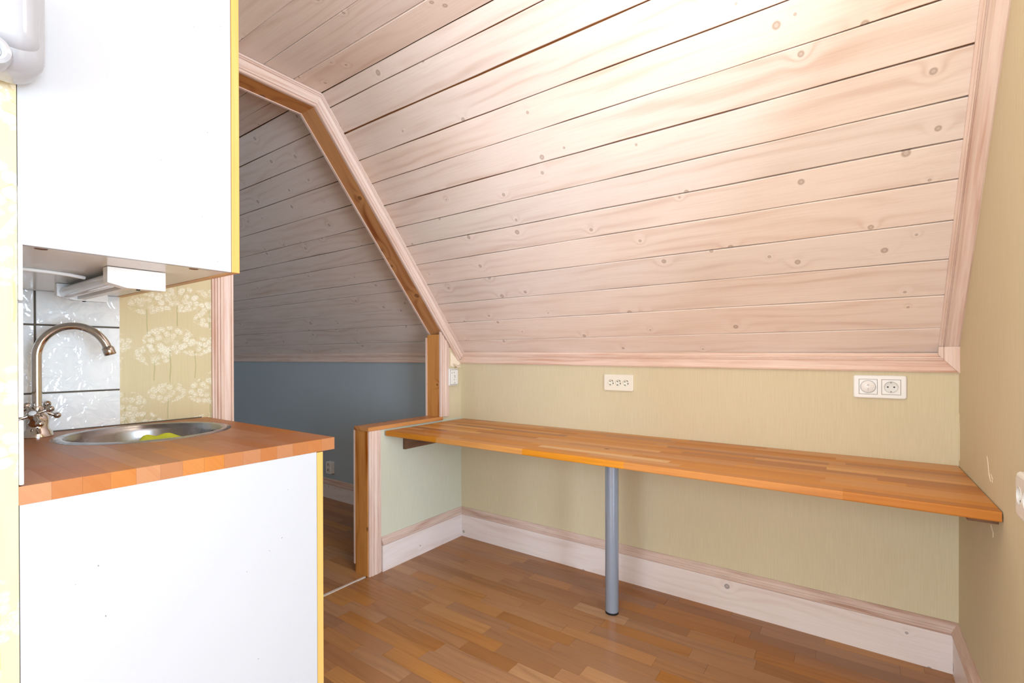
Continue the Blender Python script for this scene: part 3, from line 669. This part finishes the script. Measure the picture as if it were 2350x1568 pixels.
# ------------------------------------------------------------------ sockets
def plate_with_holes(w, h, t, cells, bev=0.006, seg=3):
    """plate in the local XY plane, front at z=t; cells = (cx, cy, half, r) square cells with round holes"""
    bm = bmesh.new(); n = 32
    # rim: rounded rect loops
    def rr(w_, h_, r, z):
        pts = []
        for cx, cy, a0 in ((w_/2-r, h_/2-r, 0), (-w_/2+r, h_/2-r, 90), (-w_/2+r, -h_/2+r, 180), (w_/2-r, -h_/2+r, 270)):
            for k in range(5): a = math.radians(a0+22.5*k); pts.append(bm.verts.new((cx+r*math.cos(a), cy+r*math.sin(a), z)))
        return pts
    l0 = rr(w, h, bev, 0); l1 = rr(w, h, bev, t-bev*0.35); l2 = rr(w-bev*0.4, h-bev*0.4, bev*0.85, t-bev*0.1); l3 = rr(w-bev, h-bev, bev*0.7, t)
    for a, b in ((l0, l1), (l1, l2), (l2, l3)):
        for k in range(len(a)): bm.faces.new((a[k], a[(k+1) % len(a)], b[(k+1) % len(a)], b[k]))
    # front face as fill with holes
    loops = [l3]
    for cx, cy, r in cells:
        loops.append([bm.verts.new((cx+r*math.cos(2*math.pi*k/n), cy+r*math.sin(2*math.pi*k/n), t)) for k in range(n)])
    es = []
    for lp in loops:
        for k in range(len(lp)):
            e_ = bm.edges.get((lp[k], lp[(k+1) % len(lp)])) or bm.edges.new((lp[k], lp[(k+1) % len(lp)])); es.append(e_)
    bmesh.ops.triangle_fill(bm, use_beauty=True, use_dissolve=False, edges=es)
    bm.faces.new(list(reversed(l0)))
    return bm
def schuko(root, mw, cx, cy, t, r=0.0195, depth=0.010, clip_ang=90, mat='well', holes=True, clips=True):
    Mx = mw @ Matrix.Translation((cx, cy, t))
    w = lathe('socket_well', [(0, -depth), (r*0.93, -depth), (r*0.96, -depth+0.002), (r, 0.0006), (r*1.07, 0.0006), (r*1.09, 0)], mat, root, Mx, 32)
    if holes:
        for s in (-1, 1):
            a = math.radians(clip_ang-90); p = (s*0.0095*math.cos(a), s*0.0095*math.sin(a), -depth+0.0003)
            lathe('contact_hole', [(0, 0.0002), (0.0026, 0.0002), (0.0028, 0)], 'dark', w, Mx @ Matrix.Translation(p), 14)
    if clips:
        for s in (-1, 1):
            a = math.radians(clip_ang); bm = bmesh.new(); bm_box(bm, (-0.0018, -0.0018, -depth+0.0005), (0.0018, 0.0018, -0.003))
            from_bm('earth_clip', bm, 'clip', w, Mx @ Matrix.Translation((s*(r-0.004)*math.cos(a), s*(r-0.004)*math.sin(a), 0)))
    return w
def yface(x, z): return frame((x, 0, z), (1, 0, 0), (0, 0, 1))      # local z -> -Y
# triple
s3 = empty('wall_socket', (1.068, 0, 0.958)); tag(s3, 'cream triple socket outlet above the middle of the desk', 'socket')
mw = yface(1.068, 1.0); t = 0.012
cs = [(-0.040, 0), (0, 0), (0.040, 0)]
from_bm('face_plate', plate_with_holes(0.157, 0.083, t, [(a, b, 0.0165) for a, b in cs], 0.007), 'cream_plastic', s3, mw)
for a, b in cs: schuko(s3, mw, a, b, t, 0.0160, 0.010, clip_ang=60, mat='cream_plastic')
# double frame with thermostat and socket
s2 = empty('wall_socket', (2.124, 0, 0.97)); tag(s2, 'white two-gang plate with round dimmer knob and socket at the desk end', 'socket')
mw = yface(2.124, 1.0155); t = 0.010
from_bm('face_plate', plate_with_holes(0.162, 0.088, t, [(-0.035, 0, 0.0245), (0.035, 0, 0.0215)], 0.008), 'plastic', s2, mw)
def sq(root, cx, s, t_):
    bm = bmesh.new(); a, b = s/2, s/2-0.0012
    V = [[bm.verts.new((cx+q*k*sx, q*k*sy, t_+0.0006*(i))) for sx, sy in ((1, 1), (-1, 1), (-1, -1), (1, -1))] for i, (q, k) in enumerate(((1, a), (1, b)))]
    for k in range(4): bm.faces.new((V[0][k], V[0][(k+1) % 4], V[1][(k+1) % 4], V[1][k]))
    return from_bm('insert_border', bm, 'clip', root, mw)
for cx in (-0.035, 0.035):
    o = sq(s2, cx, 0.058, t+0.0002)
schuko(s2, mw, 0.035, 0, t, 0.021, 0.008, clip_ang=90)
lathe('dimmer_knob', [(0, 0.004), (0.0215, 0.004), (0.0228, 0.003), (0.0232, 0.0), (0.0232, -0.006), (0.0246, -0.006)], 'plastic', s2, mw @ Matrix.Translation((-0.035, 0, t)), 36)
def txt(name, body, size, mat, parent, mw_):
    cu = bpy.data.curves.new(name, 'FONT'); cu.body = body; cu.size = size; cu.align_x = 'CENTER'; cu.align_y = 'CENTER'; cu.extrude = 0.0001
    tmp = bpy.data.objects.new('tmp', cu); C.objects.link(tmp); dg = bpy.context.evaluated_depsgraph_get(); dg.update()
    me = bpy.data.meshes.new_from_object(tmp.evaluated_get(dg)); bpy.data.objects.remove(tmp)
    return link(name, me, mat, parent, mw_)
bm = bmesh.new(); v = [bm.verts.new(p) for p in ((-0.004, 0.006, 0), (0.004, 0.006, 0), (0, 0.0105, 0))]; bm.faces.new(v); bm_box(bm, (-0.0045, 0.0035, 0), (0.0045, 0.0045, 0.0002))
from_bm('knob_symbol', bm, 'clip', s2, mw @ Matrix.Translation((-0.035, 0, t+0.0042)))
bm = bmesh.new(); bm_box(bm, (-0.0013, -0.011, 0), (0.0013, -0.006, 0.0002)); bm_lathe(bm, [(0, 0.0002), (0.0009, 0.0002), (0.0009, 0)], 10, Matrix.Translation((0, -0.0155, 0)))
from_bm('knob_symbol', bm, 'clip', s2, mw @ Matrix.Translation((-0.035, 0, t+0.0042)))
# small double outlet on the low wall stub by the casing
sp = empty('wall_socket', (0, -0.09, 0.955)); tag(sp, 'small white socket box beside the sloped door casing', 'socket')
mw = frame((0.012, -0.0955, 1.008), (0, 1, 0), (0, 0, 1))
bm = bmesh.new(); bm_box(bm, (-0.040, -0.0525, -0.012), (0.040, 0.0525, 0.014), 0.005, 3); from_bm('socket_box', bm, 'plastic', sp, mw, True)
bm = bmesh.new(); bm_box(bm, (-0.032, -0.045, 0.013), (0.034, 0.045, 0.0165), 0.003, 2); from_bm('cover', bm, 'plastic', sp, mw)
bm = bmesh.new(); bm_box(bm, (-0.0345, -0.0475, 0.012), (0.0365, 0.0475, 0.0144), 0.001, 1); from_bm('cover_seam', bm, 'clip', sp, mw)
for p in ((0.0, 0.028), (-0.020, 0.026), (0.004, 0.008), (0.006, 0.0), (0.0, -0.016), (0.004, -0.036)):
    lathe('contact_hole', [(0, 0.0002), (0.0028, 0.0002), (0.003, 0)], 'clip', sp, mw @ Matrix.Translation((p[0], p[1], 0.0166)), 12)
# adjoining-room outlet
sf = empty('wall_socket', (-1.377, 0, 0.2)); tag(sf, 'white double socket box low on the dark blue-grey wall', 'socket')
mw = yface(-1.377, 0.248)
from_bm('socket_box', plate_with_holes(0.066, 0.094, 0.034, [(0, 0.0225, 0.019), (0, -0.0225, 0.019)], 0.006), 'plastic', sf, mw)
for b in (0.0225, -0.0225): schuko(sf, mw, 0, b, 0.034, 0.0185, 0.010, clip_ang=0)
# right wall outlet
sr = empty('wall_socket', (L, -0.894, 0.783)); tag(sr, 'white multi-socket block on the right wall cut by the frame edge', 'socket')
mw = frame((L, -0.894, 0.833), (0, -1, 0), (0, 0, 1))
from_bm('socket_block', plate_with_holes(0.168, 0.100, 0.017, [(-0.052, 0, 0.019), (-0.006, 0, 0.019), (0.040, 0, 0.019)], 0.016), 'plastic', sr, mw)
for a in (-0.052, -0.006, 0.040): schuko(sr, mw, a, 0, 0.017, 0.0185, 0.010, clip_ang=60)

# ------------------------------------------------------------------ wallpaper damage
def patch(name, pts, parent, mapf, mat='torn', t=0.0006):
    bm = bmesh.new(); vs = [bm.verts.new(mapf(a, b, t)) for a, b in pts]; bm.faces.new(vs)
    r = bmesh.ops.extrude_face_region(bm, geom=bm.faces[:]); 
    for v in [e for e in r['geom'] if isinstance(e, bmesh.types.BMVert)]: v.co += (mapf(0, 0, 0)-mapf(0, 0, t))
    return from_bm(name, bm, mat, parent)
rw_ = lambda y, z, t: Vector((L-t, y, z))
for pts in ([(-0.440, 0.852), (-0.449, 0.842), (-0.455, 0.830), (-0.462, 0.812), (-0.476, 0.800), (-0.482, 0.789), (-0.470, 0.795), (-0.458, 0.803), (-0.452, 0.818), (-0.447, 0.834)],
            [(-0.487, 0.812), (-0.500, 0.805), (-0.512, 0.801), (-0.502, 0.798), (-0.503, 0.790), (-0.499, 0.797)],
            [(-0.480, 0.640+0.03), (-0.49, 0.673), (-0.512, 0.660), (-0.512, 0.645), (-0.507, 0.656), (-0.492, 0.664)],
            [(-0.005, 0.93), (-0.012, 0.925), (-0.010, 0.90), (-0.022, 0.895), (-0.014, 0.885), (-0.016, 0.84), (-0.013, 0.80), (-0.020, 0.765), (-0.010, 0.77), (-0.008, 0.82), (-0.006, 0.88)]):
    patch('torn_paper', pts, wall_right, rw_)
lw_ = lambda y, z, t: Vector((t, y, z))
patch('bare_plaster', [(-0.098, 1.163), (-0.098, 1.078), (-0.070, 1.070), (-0.040, 1.072), (-0.006, 1.090)], wall_stub, lw_)
# curled flap of paper above the small socket
bm = bmesh.new(); N = 8; rows_ = []
for i in range(N+1):
    f = i/N; w = 0.030*(1-f)+0.0015; y = -0.078+0.070*f
    rows_.append([bm.verts.new((0.030-0.022*f**0.5*0.6+0.010*math.sin(k*1.5+0.4)*(1-f), y-0.004*k, 1.062+0.006*f+w*(k/3))) for k in range(4)])
for a, b in zip(rows_, rows_[1:]):
    for k in range(3): bm.faces.new((a[k], a[k+1], b[k+1], b[k]))
fl = from_bm('wallpaper_flap', bm, 'torn', wall_stub, None, True)
md = fl.modifiers.new('thick', 'SOLIDIFY'); md.thickness = 0.0006
# ------------------------------------------------------------------ ceiling lamp out of view
cl_ = empty('ceiling_lamp', (1.60, -1.45, ZC)); tag(cl_, 'round opal ceiling lamp behind the camera', 'lamp')
lathe('lamp_base', [(0, ZC), (0.13, ZC), (0.13, ZC-0.02), (0, ZC-0.02)], 'plastic', cl_, Matrix.Translation((1.60, -1.45, 0)), 32)
lathe('lamp_shade', [(0.12, ZC-0.02), (0.125, ZC-0.04), (0.11, ZC-0.075), (0.06, ZC-0.098), (0, ZC-0.104)], 'opal', cl_, Matrix.Translation((1.60, -1.45, 0)), 32)
pl = bpy.data.lights.new('lamp_bulb', 'POINT'); pl.energy = 4.8; pl.color = (1.0, 0.84, 0.66); pl.shadow_soft_size = 0.12
po = bpy.data.objects.new('lamp_bulb', pl); C.objects.link(po); po.location = (1.60, -1.45, ZC-0.24)
